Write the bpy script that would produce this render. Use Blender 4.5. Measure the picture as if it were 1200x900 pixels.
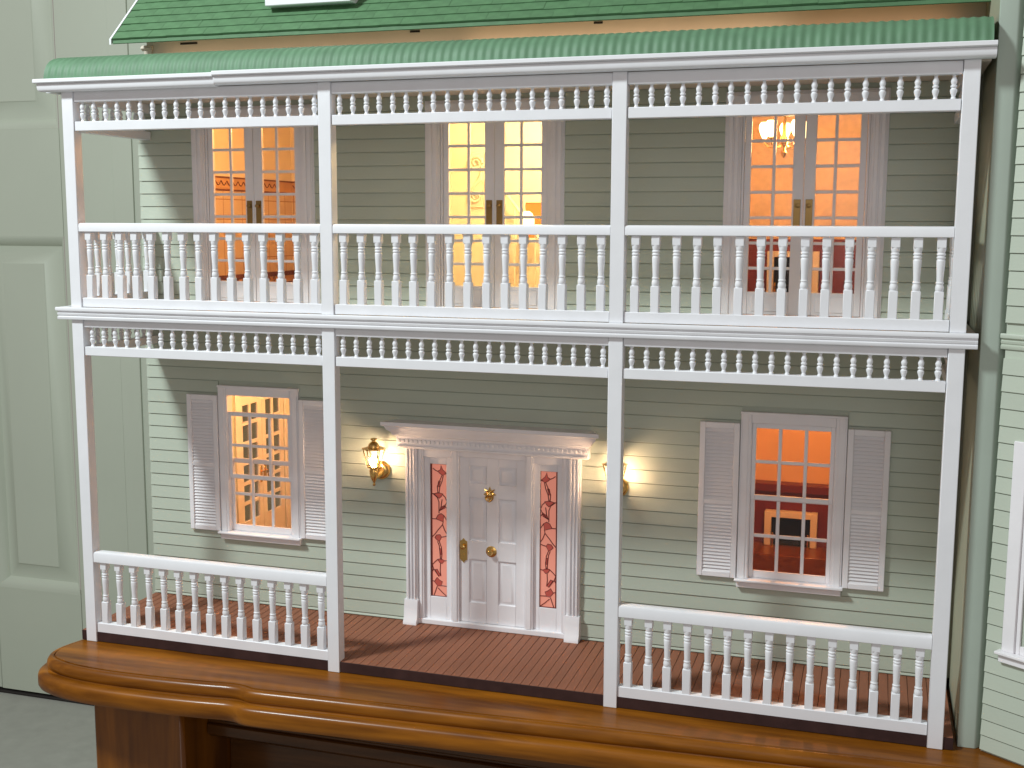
import bpy, bmesh, math, random
from mathutils import Vector, Matrix
random.seed(7)
R = math.radians
for o in list(bpy.data.objects): bpy.data.objects.remove(o)
scene = bpy.context.scene
COL = scene.collection

# ------------------------------------------------------------------ camera
cam_d = bpy.data.cameras.new('camera'); cam = bpy.data.objects.new('camera', cam_d); COL.objects.link(cam)
cam_d.sensor_width = 36; cam_d.lens = 1372.23 / 1200 * 36
cam_d.clip_start = 0.02; cam_d.clip_end = 50
yaw, pit, rol = -.3017, -.1358, .004
fwd = Vector((math.sin(yaw)*math.cos(pit), math.cos(yaw)*math.cos(pit), math.sin(pit)))
rt = Vector((math.cos(yaw), -math.sin(yaw), 0)); up = rt.cross(fwd)
r2 = math.cos(rol)*rt + math.sin(rol)*up; u2 = -math.sin(rol)*rt + math.cos(rol)*up
M = Matrix(((r2.x, u2.x, -fwd.x), (r2.y, u2.y, -fwd.y), (r2.z, u2.z, -fwd.z))).to_4x4()
M.translation = (.8265, -1.061, .4633)
cam.matrix_world = M
scene.camera = cam
scene.view_settings.view_transform = 'Standard'; scene.view_settings.look = 'None'
scene.view_settings.exposure = 0; scene.view_settings.gamma = 1
scene.render.resolution_x = 1024; scene.render.resolution_y = 768

# ------------------------------------------------------------------ light
world = bpy.data.worlds.new('World'); scene.world = world; world.use_nodes = True
bg = world.node_tree.nodes['Background']
bg.inputs['Color'].default_value = (1, .85, .80, 1); bg.inputs['Strength'].default_value = .29
def area_lamp(name, loc, target, size, power, color):
    d = bpy.data.lights.new(name, 'AREA'); d.shape = 'DISK'; d.size = size; d.energy = power; d.color = color
    o = bpy.data.objects.new(name, d); COL.objects.link(o); o.location = loc
    o.rotation_euler = (Vector(target) - Vector(loc)).to_track_quat('-Z', 'Y').to_euler()
    return o
area_lamp('ceiling_lamp', (-.57, -1.04, 1.85), (.35, .1, .3), .28, 47, (.89, .97, .98))
area_lamp('front_fill_light', (1.25, -2.7, .95), (.45, .1, .3), 1.7, 9.5, (.97, .96, 1))  # broad soft fill added behind the camera to brighten the front faces
def point_lamp(name, loc, power, color, radius=.008):
    d = bpy.data.lights.new(name, 'POINT'); d.energy = power; d.color = color; d.shadow_soft_size = radius
    o = bpy.data.objects.new(name, d); COL.objects.link(o); o.location = loc
    return o
ORANGE = (1, .40, .10); YELLOW = (1, .60, .19)
point_lamp('bathroom_lamp', (.17, .24, .585), 1.0, (1, .47, .15))
point_lamp('landing_lamp', (.45, .25, .595), 1.9, (1, .70, .30))
point_lamp('drawing_room_lamp', (.735, .285, .560), 1.2, (1, .50, .20), .02)
point_lamp('dining_lamp', (.17, .30, .31), 2.4, (1, .48, .17))
point_lamp('parlour_lamp', (.76, .30, .325), 1.8, (1, .43, .13))
def strip_lamp(name, loc, length, power, color):
    d = bpy.data.lights.new(name, 'AREA'); d.shape = 'RECTANGLE'; d.size = length; d.size_y = .006; d.energy = power; d.color = color
    o = bpy.data.objects.new(name, d); COL.objects.link(o); o.location = loc
    o.rotation_euler = Vector((0, -.45, -.9)).to_track_quat('Z', 'X').to_euler(); o.rotation_euler = Vector((0, -.75, -.66)).to_track_quat('Z', 'Y').to_euler()
    return o
strip_lamp('eaves_strip_lamp', (.20, .1460, .6475), .36, .022, (1, .66, .40))
strip_lamp('eaves_strip_lamp', (.56, .1460, .6475), .34, .036, (1, .64, .37))
strip_lamp('eaves_strip_lamp', (.81, .1460, .6475), .15, .009, (1, .50, .20))

# ------------------------------------------------------------------ materials
def nodes(name):
    m = bpy.data.materials.new(name); m.use_nodes = True
    nt = m.node_tree; b = nt.nodes['Principled BSDF']
    return m, nt, b
def link(nt, a, b): nt.links.new(a, b)
def painted(name, col, rough=.45, var=.05, scale=60, bump=.15, bscale=900, spec=.5, objvar=.0, stretch=(1,1,1), dirt=None):
    m, nt, b = nodes(name)
    tc = nt.nodes.new('ShaderNodeTexCoord'); mp = nt.nodes.new('ShaderNodeMapping'); mp.inputs['Scale'].default_value = stretch
    link(nt, tc.outputs['Object'], mp.inputs['Vector'])
    n = nt.nodes.new('ShaderNodeTexNoise'); n.inputs['Scale'].default_value = scale; n.inputs['Detail'].default_value = 6
    link(nt, mp.outputs['Vector'], n.inputs['Vector'])
    cr = nt.nodes.new('ShaderNodeValToRGB')
    cr.color_ramp.elements[0].position = .3; cr.color_ramp.elements[1].position = .7
    cr.color_ramp.elements[0].color = (*[max(0, c*(1-var)) for c in col], 1)
    cr.color_ramp.elements[1].color = (*[min(1, c*(1+var)) for c in col], 1)
    link(nt, n.outputs['Fac'], cr.inputs['Fac'])
    out = cr.outputs['Color']
    if objvar:
        oi = nt.nodes.new('ShaderNodeObjectInfo'); mr = nt.nodes.new('ShaderNodeMapRange')
        mr.inputs['To Min'].default_value = 1-objvar; mr.inputs['To Max'].default_value = 1+objvar
        link(nt, oi.outputs['Random'], mr.inputs['Value'])
        mx = nt.nodes.new('ShaderNodeMix'); mx.data_type = 'RGBA'; mx.blend_type = 'MULTIPLY'; mx.inputs[0].default_value = 1
        link(nt, out, mx.inputs[6]); link(nt, mr.outputs['Result'], mx.inputs[7]); out = mx.outputs[2]
    link(nt, out, b.inputs['Base Color'])
    b.inputs['Roughness'].default_value = rough; b.inputs['Specular IOR Level'].default_value = spec
    if bump:
        n2 = nt.nodes.new('ShaderNodeTexNoise'); n2.inputs['Scale'].default_value = bscale; n2.inputs['Detail'].default_value = 3
        link(nt, mp.outputs['Vector'], n2.inputs['Vector'])
        bp = nt.nodes.new('ShaderNodeBump'); bp.inputs['Strength'].default_value = bump; bp.inputs['Distance'].default_value = .0004
        link(nt, n2.outputs['Fac'], bp.inputs['Height']); link(nt, bp.outputs['Normal'], b.inputs['Normal'])
    return m
def wood(name, dark, light, axis='X', scale=9, rough=.25, coat=.6):
    m, nt, b = nodes(name)
    tc = nt.nodes.new('ShaderNodeTexCoord'); mp = nt.nodes.new('ShaderNodeMapping')
    mp.inputs['Scale'].default_value = {'X': (.10, 1, 1), 'Y': (1, .10, 1), 'Z': (1, 1, .10)}[axis]
    mp.inputs['Rotation'].default_value = (.1, .15, .03)
    link(nt, tc.outputs['Object'], mp.inputs['Vector'])
    n = nt.nodes.new('ShaderNodeTexNoise'); n.inputs['Scale'].default_value = scale*4; n.inputs['Detail'].default_value = 8; n.inputs['Distortion'].default_value = 1.2
    link(nt, mp.outputs['Vector'], n.inputs['Vector'])
    n3 = nt.nodes.new('ShaderNodeTexNoise'); n3.inputs['Scale'].default_value = scale*26; n3.inputs['Detail'].default_value = 4
    link(nt, mp.outputs['Vector'], n3.inputs['Vector'])
    mm = nt.nodes.new('ShaderNodeMath'); mm.operation = 'MULTIPLY_ADD'; mm.inputs[1].default_value = .35
    link(nt, n3.outputs['Fac'], mm.inputs[0]); link(nt, n.outputs['Fac'], mm.inputs[2])
    cr = nt.nodes.new('ShaderNodeValToRGB'); cr.color_ramp.elements[0].position = .48; cr.color_ramp.elements[1].position = .86
    cr.color_ramp.elements[0].color = (*dark, 1); cr.color_ramp.elements[1].color = (*light, 1)
    link(nt, mm.outputs[0], cr.inputs['Fac']); link(nt, cr.outputs['Color'], b.inputs['Base Color'])
    b.inputs['Roughness'].default_value = rough; b.inputs['Specular IOR Level'].default_value = .16
    b.inputs['Coat Weight'].default_value = coat; b.inputs['Coat Roughness'].default_value = .16
    return m
def metal(name, col, rough):
    m, nt, b = nodes(name)
    n = nt.nodes.new('ShaderNodeTexNoise'); n.inputs['Scale'].default_value = 300
    mr = nt.nodes.new('ShaderNodeMapRange'); mr.inputs['To Min'].default_value = rough*.7; mr.inputs['To Max'].default_value = rough*1.4
    link(nt, n.outputs['Fac'], mr.inputs['Value']); link(nt, mr.outputs['Result'], b.inputs['Roughness'])
    b.inputs['Base Color'].default_value = (*col, 1); b.inputs['Metallic'].default_value = 1
    return m
def glass(name, tint=(1, 1, 1), gloss=.06):
    m = bpy.data.materials.new(name); m.use_nodes = True; nt = m.node_tree
    nt.nodes.remove(nt.nodes['Principled BSDF']); out = nt.nodes['Material Output']
    t = nt.nodes.new('ShaderNodeBsdfTransparent'); t.inputs['Color'].default_value = (*tint, 1)
    g = nt.nodes.new('ShaderNodeBsdfGlossy'); g.inputs['Roughness'].default_value = .06
    lw = nt.nodes.new('ShaderNodeLayerWeight'); lw.inputs['Blend'].default_value = .5
    pw = nt.nodes.new('ShaderNodeMath'); pw.operation = 'POWER'; pw.inputs[1].default_value = 4; link(nt, lw.outputs['Facing'], pw.inputs[0])
    fr = nt.nodes.new('ShaderNodeMath'); fr.operation = 'MULTIPLY_ADD'; fr.inputs[1].default_value = .6; fr.inputs[2].default_value = .035; link(nt, pw.outputs[0], fr.inputs[0])
    mx = nt.nodes.new('ShaderNodeMixShader')
    nz = nt.nodes.new('ShaderNodeTexNoise'); nz.inputs['Scale'].default_value = 40
    bp = nt.nodes.new('ShaderNodeBump'); bp.inputs['Strength'].default_value = .05; bp.inputs['Distance'].default_value = .001
    link(nt, nz.outputs['Fac'], bp.inputs['Height']); link(nt, bp.outputs['Normal'], g.inputs['Normal'])
    link(nt, fr.outputs[0], mx.inputs['Fac']); link(nt, t.outputs[0], mx.inputs[1]); link(nt, g.outputs[0], mx.inputs[2])
    link(nt, mx.outputs[0], out.inputs['Surface'])
    return m
def glowing(name, col, strength, base=None):
    m, nt, b = nodes(name)
    n = nt.nodes.new('ShaderNodeTexNoise'); n.inputs['Scale'].default_value = 60
    mx = nt.nodes.new('ShaderNodeMix'); mx.data_type = 'RGBA'; mx.inputs[6].default_value = (*[c*.93 for c in col], 1); mx.inputs[7].default_value = (*col, 1)
    link(nt, n.outputs['Fac'], mx.inputs[0]); link(nt, mx.outputs[2], b.inputs['Emission Color'])
    b.inputs['Base Color'].default_value = (*(base or col), 1)
    b.inputs['Emission Strength'].default_value = strength
    return m
WHITE = painted('white gloss paint', (.80, .815, .845), .42, .025, 40, .12, 700)
WHITE2 = painted('white satin paint', (.82, .81, .83), .45, .03, 40, .10, 700)
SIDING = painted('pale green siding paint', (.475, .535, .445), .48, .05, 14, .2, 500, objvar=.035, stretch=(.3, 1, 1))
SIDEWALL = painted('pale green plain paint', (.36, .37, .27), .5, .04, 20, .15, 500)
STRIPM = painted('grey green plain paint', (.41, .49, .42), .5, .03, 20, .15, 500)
SHEET = painted('green corrugated sheet paint', (.100, .213, .120), .6, .10, 50, .1, 600)
SHINGLE = painted('dark green shingle paint', (.076, .178, .080), .65, .12, 90, .5, 900, objvar=.05)
DECK = painted('brown deck board', (.26, .105, .060), .6, .14, 120, .4, 1500, objvar=.07, stretch=(1, .08, 1), spec=.2)
DECKEDGE = painted('dark plum fascia paint', (.045, .022, .020), .6, .2, 60, .3, 900, spec=.2)
CREAM = painted('cream painted board', (.60, .54, .45), .5, .04, 20, .1)
DARK = painted('dark slot', (.015, .012, .01), .8, .1)
SOFFIT = painted('cream porch ceiling', (.60, .52, .44), .6, .03, 20, .1)
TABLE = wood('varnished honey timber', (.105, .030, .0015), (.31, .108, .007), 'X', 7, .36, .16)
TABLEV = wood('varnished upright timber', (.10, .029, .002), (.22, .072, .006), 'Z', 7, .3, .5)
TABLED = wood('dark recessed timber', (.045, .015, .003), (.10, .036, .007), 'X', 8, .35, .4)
BRASS = metal('polished brass', (.72, .47, .16), .22)
BRASSD = metal('aged brass', (.34, .22, .08), .34)
GLASS = glass('window glass'); GLASSD = glass('amber tinted glass', (.62, .52, .40))
ROOMDOOR = painted('sage grey door paint', (.50, .55, .455), .5, .03, 3, .12, 160)
ROOMWALL = painted('sage grey wall paint', (.50, .55, .455), .6, .03, 3, .1, 160)
CARPET = painted('grey floor', (.36, .37, .33), .9, .06, 30, .6, 420)
SALMON = glowing('salmon stained glass', (.84, .275, .19), .50, (.45, .2, .15))  # hall light behind the pane is put in as emission
CAME = painted('dark red came', (.12, .012, .010), .5, .15, 200)
LEAFRED = glowing('red leaf glass', (.40, .075, .055), .55, (.25, .04, .03))  # leaves emit too, for the same backlight
BULB = glowing('lit bulb', (1, .65, .40), 270)
GLOBE = glowing('lit globe', (1, .72, .33), 9)
RIM = painted('warm cream interior paint', (.80, .74, .62), .5, .03, 20, .05)
ORANGEWALL = painted('mottled gold wallpaper', (.78, .58, .36), .6, .10, 160, .25, 400)
TERRACOTTA = painted('terracotta plaster', (.72, .46, .28), .7, .05, 20, .1)
DADO = painted('deep red dado paint', (.16, .011, .010), .45, .1, 40, .1)
DARKRED = painted('dark red mantel shelf', (.13, .012, .010), .4, .1, 40, .1)
SOOT = painted('sooty hearth', (.006, .005, .005), 1, .2, 90, .3, spec=.05)
FLOORIN = wood('interior floor timber', (.14, .035, .008), (.26, .075, .014), 'Y', 14, .35, .4)
ROOMPANEL = painted('orange picture ground', (.70, .20, .04), .6, .1, 60, .1)

def tile_mat():
    m, nt, b = nodes('cream wall tiles')
    tc = nt.nodes.new('ShaderNodeTexCoord')
    sx = nt.nodes.new('ShaderNodeSeparateXYZ'); link(nt, tc.outputs['Object'], sx.inputs[0])
    ad = nt.nodes.new('ShaderNodeMath'); link(nt, sx.outputs[0], ad.inputs[0]); link(nt, sx.outputs[1], ad.inputs[1])
    cb = nt.nodes.new('ShaderNodeCombineXYZ'); link(nt, ad.outputs[0], cb.inputs[0]); link(nt, sx.outputs[2], cb.inputs[1])
    br = nt.nodes.new('ShaderNodeTexBrick'); br.offset = 0; br.inputs['Scale'].default_value = 1
    br.inputs['Brick Width'].default_value = .024; br.inputs['Row Height'].default_value = .026; br.inputs['Mortar Size'].default_value = .0006
    br.inputs['Color1'].default_value = (.72, .60, .46, 1); br.inputs['Color2'].default_value = (.70, .57, .43, 1); br.inputs['Mortar'].default_value = (.38, .20, .10, 1)
    link(nt, cb.outputs[0], br.inputs['Vector']); link(nt, br.outputs['Color'], b.inputs['Base Color'])
    b.inputs['Roughness'].default_value = .3
    return m
TILES = tile_mat()

# ------------------------------------------------------------------ mesh helpers
class MB:
    def __init__(s): s.v = []; s.f = []
    def add(s, v, f):
        k = len(s.v); s.v += [tuple(p) for p in v]; s.f += [tuple(i+k for i in q) for q in f]; return s
    def box(s, x0, x1, y0, y1, z0, z1, b=0):
        if b <= 0:
            v = [(x, y, z) for x in (x0, x1) for y in (y0, y1) for z in (z0, z1)]
            return s.add(v, [(0, 1, 3, 2), (4, 6, 7, 5), (0, 4, 5, 1), (2, 3, 7, 6), (0, 2, 6, 4), (1, 5, 7, 3)])
        b = min(b, (x1-x0)*.45, (y1-y0)*.45, (z1-z0)*.45)
        lo = (x0, y0, z0); hi = (x1, y1, z1); v = []; ix = {}
        for c in [(i, j, k) for i in (0, 1) for j in (0, 1) for k in (0, 1)]:
            for a in range(3):
                p = []
                for d in range(3):
                    e = hi[d] if c[d] else lo[d]
                    if d != a: e += -b if c[d] else b
                    p.append(e)
                ix[c, a] = len(v); v.append(tuple(p))
        f = []
        for a in range(3):
            d1, d2 = [d for d in range(3) if d != a]
            for sgn in (0, 1):
                q = []
                for (m, n) in ((0, 0), (1, 0), (1, 1), (0, 1)):
                    c = [0, 0, 0]; c[a] = sgn; c[d1] = m; c[d2] = n; q.append(ix[tuple(c), a])
                f.append(q)
        for a in range(3):
            d1, d2 = [d for d in range(3) if d != a]
            for (m, n) in ((0, 0), (1, 0), (1, 1), (0, 1)):
                c0 = [0, 0, 0]; c0[d1] = m; c0[d2] = n; c1 = list(c0); c1[a] = 1
                c0 = tuple(c0); c1 = tuple(c1)
                f.append((ix[c0, d1], ix[c1, d1], ix[c1, d2], ix[c0, d2]))
        for c in [(i, j, k) for i in (0, 1) for j in (0, 1) for k in (0, 1)]:
            f.append((ix[c, 0], ix[c, 1], ix[c, 2]))
        return s.add(v, f)
    def lathe(s, prof, n=12, c=(0, 0, 0), axis='Z', rot=0):
        v = []; f = []
        for r, h in prof:
            for i in range(n):
                a = 2*math.pi*i/n + rot
                p = (r*math.cos(a), r*math.sin(a), h)
                if axis == 'Y': p = (p[0], p[2], p[1])
                v.append((p[0]+c[0], p[1]+c[1], p[2]+c[2]))
        m = len(prof)
        for j in range(m-1):
            for i in range(n):
                f.append((j*n+i, j*n+(i+1) % n, (j+1)*n+(i+1) % n, (j+1)*n+i))
        f.append(tuple(range(n))); f.append(tuple((m-1)*n+i for i in range(n)))
        return s.add(v, f)
    def prism_x(s, prof, x0, x1, dx0=None, dx1=None):
        # closed (y,z) profile run along x; dx0/dx1: per-point shifts (mitres)
        n = len(prof); dx0 = dx0 or [0]*n; dx1 = dx1 or [0]*n
        v = [(x0+dx0[i], p[0], p[1]) for i, p in enumerate(prof)] + [(x1+dx1[i], p[0], p[1]) for i, p in enumerate(prof)]
        f = [(i, (i+1) % n, n+(i+1) % n, n+i) for i in range(n)] + [tuple(range(n)), tuple(range(2*n-1, n-1, -1))]
        return s.add(v, f)
    def prism_y(s, prof, y0, y1):
        n = len(prof)
        v = [(p[0], y0, p[1]) for p in prof] + [(p[0], y1, p[1]) for p in prof]
        f = [(i, (i+1) % n, n+(i+1) % n, n+i) for i in range(n)] + [tuple(range(n)), tuple(range(2*n-1, n-1, -1))]
        return s.add(v, f)
    def prism_z(s, prof, z0, z1):
        n = len(prof)
        v = [(p[0], p[1], z0) for p in prof] + [(p[0], p[1], z1) for p in prof]
        f = [(i, (i+1) % n, n+(i+1) % n, n+i) for i in range(n)] + [tuple(range(n)), tuple(range(2*n-1, n-1, -1))]
        return s.add(v, f)
    def tube(s, path, r, n=6):
        rs = r if isinstance(r, (list, tuple)) else [r]*len(path)
        v = []; f = []
        P = [Vector(p) for p in path]
        for i, p in enumerate(P):
            t = (P[min(i+1, len(P)-1)] - P[max(i-1, 0)]).normalized()
            a = t.cross(Vector((0, 0, 1)))
            if a.length < .2: a = t.cross(Vector((0, 1, 0)))
            a.normalize(); b = t.cross(a)
            for k in range(n):
                w = 2*math.pi*k/n
                v.append(p + a*rs[i]*math.cos(w) + b*rs[i]*math.sin(w))
        for i in range(len(P)-1):
            for k in range(n):
                f.append((i*n+k, i*n+(k+1) % n, (i+1)*n+(k+1) % n, (i+1)*n+k))
        f.append(tuple(range(n))); f.append(tuple((len(P)-1)*n+k for k in range(n)))
        return s.add(v, f)
    def mesh(s, name):
        me = bpy.data.meshes.new(name); me.from_pydata(s.v, [], s.f)
        bm = bmesh.new(); bm.from_mesh(me); bmesh.ops.recalc_face_normals(bm, faces=bm.faces); bm.to_mesh(me); bm.free()
        me.shade_smooth(); me.set_sharp_from_angle(angle=R(38))
        return me
    def build(s, name, mat, parent=None, loc=(0, 0, 0)):
        return put(name, s.mesh(name), mat, parent, loc)
def put(name, me, mat, parent=None, loc=(0, 0, 0), rot=None):
    if mat and not me.materials: me.materials.append(mat)
    o = bpy.data.objects.new(name, me); COL.objects.link(o); o.location = loc
    if rot: o.rotation_euler = rot
    if parent: o.parent = parent
    return o
def thing(name, label, cat, loc=(0, 0, 0), group=None):
    o = bpy.data.objects.new(name, None); COL.objects.link(o); o.location = loc; o.empty_display_size = .02
    o['label'] = label; o['category'] = cat
    if group: o['group'] = group
    return o
def structure(o): o['kind'] = 'structure'; return o
def B(*a, **k): return MB().box(*a, **k)

# ------------------------------------------------------------------ setting: floor, wall, room door
ZFL = -.65; YD = 1.129
structure(B(-4, 4, -2.5, YD+.3, ZFL-.05, ZFL).build('floor', CARPET))
m = MB(); m.box(-4, -1.62, YD+.001, YD+.12, ZFL, 2.1); m.box(-.7515, 4, YD+.001, YD+.12, ZFL, 2.1)
structure(m.build('wall', ROOMWALL))
door = thing('room_door', 'large sage grey panelled room door standing behind the dollhouse', 'door', (-1.17, YD, ZFL))
DX0, DX1 = -1.61+1.17, -.757+1.17            # local
DZ = 2.03
def door_panels(root):
    # stiles and rails with recessed, bevelled panels
    cols = [(-1.475+1.17, -1.245+1.17), (-1.125+1.17, -.892+1.17)]
    rows = [(.262, 1.082), (1.316, 1.86)]
    m = MB(); y0, y1 = 0, .038
    xs = [DX0, cols[0][0], cols[0][1], cols[1][0], cols[1][1], DX1]
    m.box(xs[0], xs[1], y0, y1, .012, DZ, .002); m.box(xs[2], xs[3], y0, y1, .012, DZ, .002); m.box(xs[4], xs[5], y0, y1, .012, DZ, .002)
    for c in cols:
        for a, b in ((.012, rows[0][0]), (rows[0][1], rows[1][0]), (rows[1][1], DZ)):
            m.box(c[0], c[1], y0+.0002, y1, a, b)
    m.build('door_frame', ROOMDOOR, root)
    for c in cols:
        for r in rows:
            p = MB(); x0, x1, z0, z1 = c[0], c[1], r[0], r[1]
            rings = [(0, .0), (.004, .001), (.022, .022), (.027, .023), (.059, .0080), (.061, .0055), (.070, .0055)]
            v = []; f = []
            for d, y in rings:
                v += [(x0+d, y, z0+d), (x1-d, y, z0+d), (x1-d, y, z1-d), (x0+d, y, z1-d)]
            for i in range(len(rings)-1):
                for k in range(4): f.append((i*4+k, i*4+(k+1) % 4, i*4+4+(k+1) % 4, i*4+4+k))
            k = (len(rings)-1)*4; f.append((k, k+1, k+2, k+3))
            p.add(v, f); p.build('door_panel', ROOMDOOR, root)
    # door frame trim on the right hand side and threshold strip
    B(DX1+.0008, DX1+.05, -.004, .0008, 0, DZ+.05, .001).build('door_jamb', ROOMDOOR, root); B(DX0-.05, DX0-.0008, -.004, .0008, 0, DZ+.05, .001).build('door_jamb', ROOMDOOR, root)
    B(DX0, DX1, -.002, .06, -.001, .006, .002).build('threshold', DARK, root)
door_panels(door)

# ------------------------------------------------------------------ sideboard table
TBL = thing('sideboard_table', 'honey varnished timber sideboard with moulded curved edge under the dollhouse', 'sideboard', (0, 0, ZFL))
def table_top():
    out = [(.012, .50), (.004, .15), (.0, .02), (-.004, 0), (-.009, -.018), (-.0105, -.034), (-.0027, -.050), (.015, -.0585), (.035, -.0635), (.06, -.0662), (.09, -.0671),
           (.14, -.0655), (.19, -.0615), (.210, -.0590), (.222, -.0582), (.232, -.0592), (.240, -.0615), (.250, -.0634)]
    out += [(.25 + .05*i, -.0634 + .051*.05*i) for i in range(1, 28)]
    out += [(1.6, .50)]
    # smooth
    def cr(p, n=4):
        q = []
        for i in range(1, len(p)-2):
            P0, P1, P2, P3 = [Vector((*a, 0)) for a in p[i-1:i+3]]
            for k in range(n):
                t = k/n
                q.append(.5*((2*P1)+(P2-P0)*t+(2*P0-5*P1+4*P2-P3)*t*t+(3*P1-P0-3*P2+P3)*t**3))
        q.append(Vector((*p[-2], 0)))
        return [(a.x, a.y) for a in q]
    pts = [out[0]] + cr(out) + [out[-1]]
    # straight reference (without the swag) for the lower layers
    def ref(p):
        return p
    prof = [(0, 0), (.0005, -.0016), (.0013, -.0018), (.0018, -.0007), (.0040, -.0004), (.0066, -.0018), (.0084, -.0046), (.0090, -.0082), (.0084, -.0115), (.0074, -.0130), (.0078, -.0142), (.0110, -.0140),
            (.0150, -.0150), (.0176, -.0172), (.0186, -.0205), (.0188, -.0250), (.0186, -.0295), (.0170, -.0328), (.0130, -.0340)]
    n = len(pts); nor = []
    for i in range(n):
        a = Vector((*pts[max(i-1, 0)], 0)); b = Vector((*pts[min(i+1, n-1)], 0)); t = (b-a).normalized()
        nor.append(Vector((t.y, -t.x, 0)))
    m = MB(); v = []; f = []
    for d, z in prof:
        for i in range(n): v.append((pts[i][0]-nor[i].x*-d, pts[i][1]+nor[i].y*d, z))
    K = len(prof)
    for j in range(K-1):
        for i in range(n-1): f.append((j*n+i, j*n+i+1, (j+1)*n+i+1, (j+1)*n+i))
    f.append(tuple(range(n))); f.append(tuple((K-1)*n+i for i in range(n)))
    m.add(v, f)
    return m
tt = table_top()
# orient outward: the outline runs counter to the normal used above -> checked below
o = tt.build('table_top', TABLE, TBL, (0, 0, -ZFL))
def leg_panel(x0, x1, y0, y1, name='leg', mat=TABLEV, z1=-.034):
    return B(x0, x1, y0, y1, 0.0, z1-ZFL, .004).build(name, mat, TBL)
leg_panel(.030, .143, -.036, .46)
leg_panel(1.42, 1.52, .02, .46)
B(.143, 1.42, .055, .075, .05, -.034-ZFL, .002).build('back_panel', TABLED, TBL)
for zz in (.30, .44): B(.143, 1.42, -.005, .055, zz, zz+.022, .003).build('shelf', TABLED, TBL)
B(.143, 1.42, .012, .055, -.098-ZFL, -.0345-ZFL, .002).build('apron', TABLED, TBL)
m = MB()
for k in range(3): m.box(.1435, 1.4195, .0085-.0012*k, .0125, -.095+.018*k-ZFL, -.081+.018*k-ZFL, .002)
m.build('apron_moulding', TABLED, TBL)

# ------------------------------------------------------------------ DOLLHOUSE
H = thing('dollhouse', 'white and pale green two storey dollhouse with verandah and balcony on the sideboard', 'dollhouse')
YW = .1403; YB = YW + .0024; WT = .006          # clapboard face, backing face, backing thickness
ZF1 = .0117; ZF2 = .3722; ZBELT0 = .3597; ZBELT1 = .3730; ZC0 = .5985; ZC1 = .6112
XL, XR = -.0068, .9086
PW = .0134; PX = [0, .2967, .5903, .9-PW]
CX = [.1425, .4312, .7525]                       # window / french door centres
DCX = .4302                                      # front door centre
YBACK = .50

# base floor
fl = B(XL, XR, .0016, YB, .0003, ZF1-.0016, .0006).build('porch_floor', DECKEDGE, H)
nb = 100; bw = (XR-XL)/nb
bme = B(.00018, bw-.00018, 0, YW-.0005, -.0015, 0, .0003).mesh('floor_board')
for i in range(nb): put('floor_board', bme, DECK, fl, (XL+i*bw, .0014+random.uniform(0, .0002), ZF1+random.uniform(-.00006, .00006)))
B(XL, XR, .0004, .0014, .0005, ZF1-.0003, .0002).build('floor_fascia', DECKEDGE, H)

# front wall with openings -------------------------------------------------
holes = []
for c in (CX[0], CX[2]): holes.append((c-.042, c+.042, .0985, .2635))
holes.append((DCX-.098, DCX+.098, ZF1, .2135))
for c in CX: holes.append((c-.0605, c+.0605, ZF2+.0002, .5785))
def wall_holes(x0, x1, z0, z1, holes, y0, y1):
    xs = sorted({x0, x1, *[h for a in holes for h in a[:2]]}); zs = sorted({z0, z1, *[h for a in holes for h in a[2:]]})
    m = MB()
    for i in range(len(xs)-1):
        run = None
        for j in range(len(zs)-1):
            xm = (xs[i]+xs[i+1])/2; zm = (zs[j]+zs[j+1])/2
            solid = not any(a[0] < xm < a[1] and a[2] < zm < a[3] for a in holes)
            if solid:
                run = (run[0], zs[j+1]) if run else (zs[j], zs[j+1])
            if (not solid or j == len(zs)-2) and run:
                m.box(xs[i], xs[i+1], y0, y1, *run); run = None
    return m
fw = wall_holes(XL+.002, XR, .0003, .640, holes, YB, YB+WT).build('front_wall', SIDING, H)
cut = []      # what interrupts the clapboards (trim outlines)
for c in (CX[0], CX[2]): cut.append((c-.0526, c+.0526, .0895, .2742))
cut.append((DCX-.1015, DCX+.1015, 0, .2145))
for c in CX: cut.append((c-.0780, c+.0780, ZF2, .5935))
SP = .01465
def clap_rows(z0, z1, off):
    z = off
    while z > z0: z -= SP
    rows = []
    while z < z1:
        a = max(z, z0); b = min(z+SP, z1)
        if b-a > .002: rows.append((a, b, z))
        z += SP
    return rows
clap_cache = {}
def clap(parent, x0, x1, a, b, y=YB, mat=SIDING):
    key = (round(x1-x0, 4), round(b-a, 4))
    if key not in clap_cache:
        h = b-a; L = x1-x0
        prof = [(0, .0008), (-.0021, .0008), (-.0024, .0011), (-.0014, h), (0, h)]
        clap_cache[key] = MB().prism_x(prof, 0, L).mesh('clapboard')
    return put('clapboard', clap_cache[key], mat, parent, (x0, y+random.uniform(-.00012, .00004), a))
for (lo, hi, off) in ((ZF1, ZBELT0-.002, .2935), (ZF2, .612, .5399)):
    for a, b, z in clap_rows(lo, hi, off):
        segs = [(XL, XR-.0002)]
        for c in cut:
            if c[2] < (a+b)/2 < c[3]:
                new = []
                for s0, s1 in segs:
                    if c[1] <= s0 or c[0] >= s1: new.append((s0, s1)); continue
                    if c[0] > s0: new.append((s0, c[0]))
                    if c[1] < s1: new.append((c[1], s1))
                segs = new
        for s0, s1 in segs:
            if s1-s0 > .004: clap(fw, s0, s1, a, b)

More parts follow.
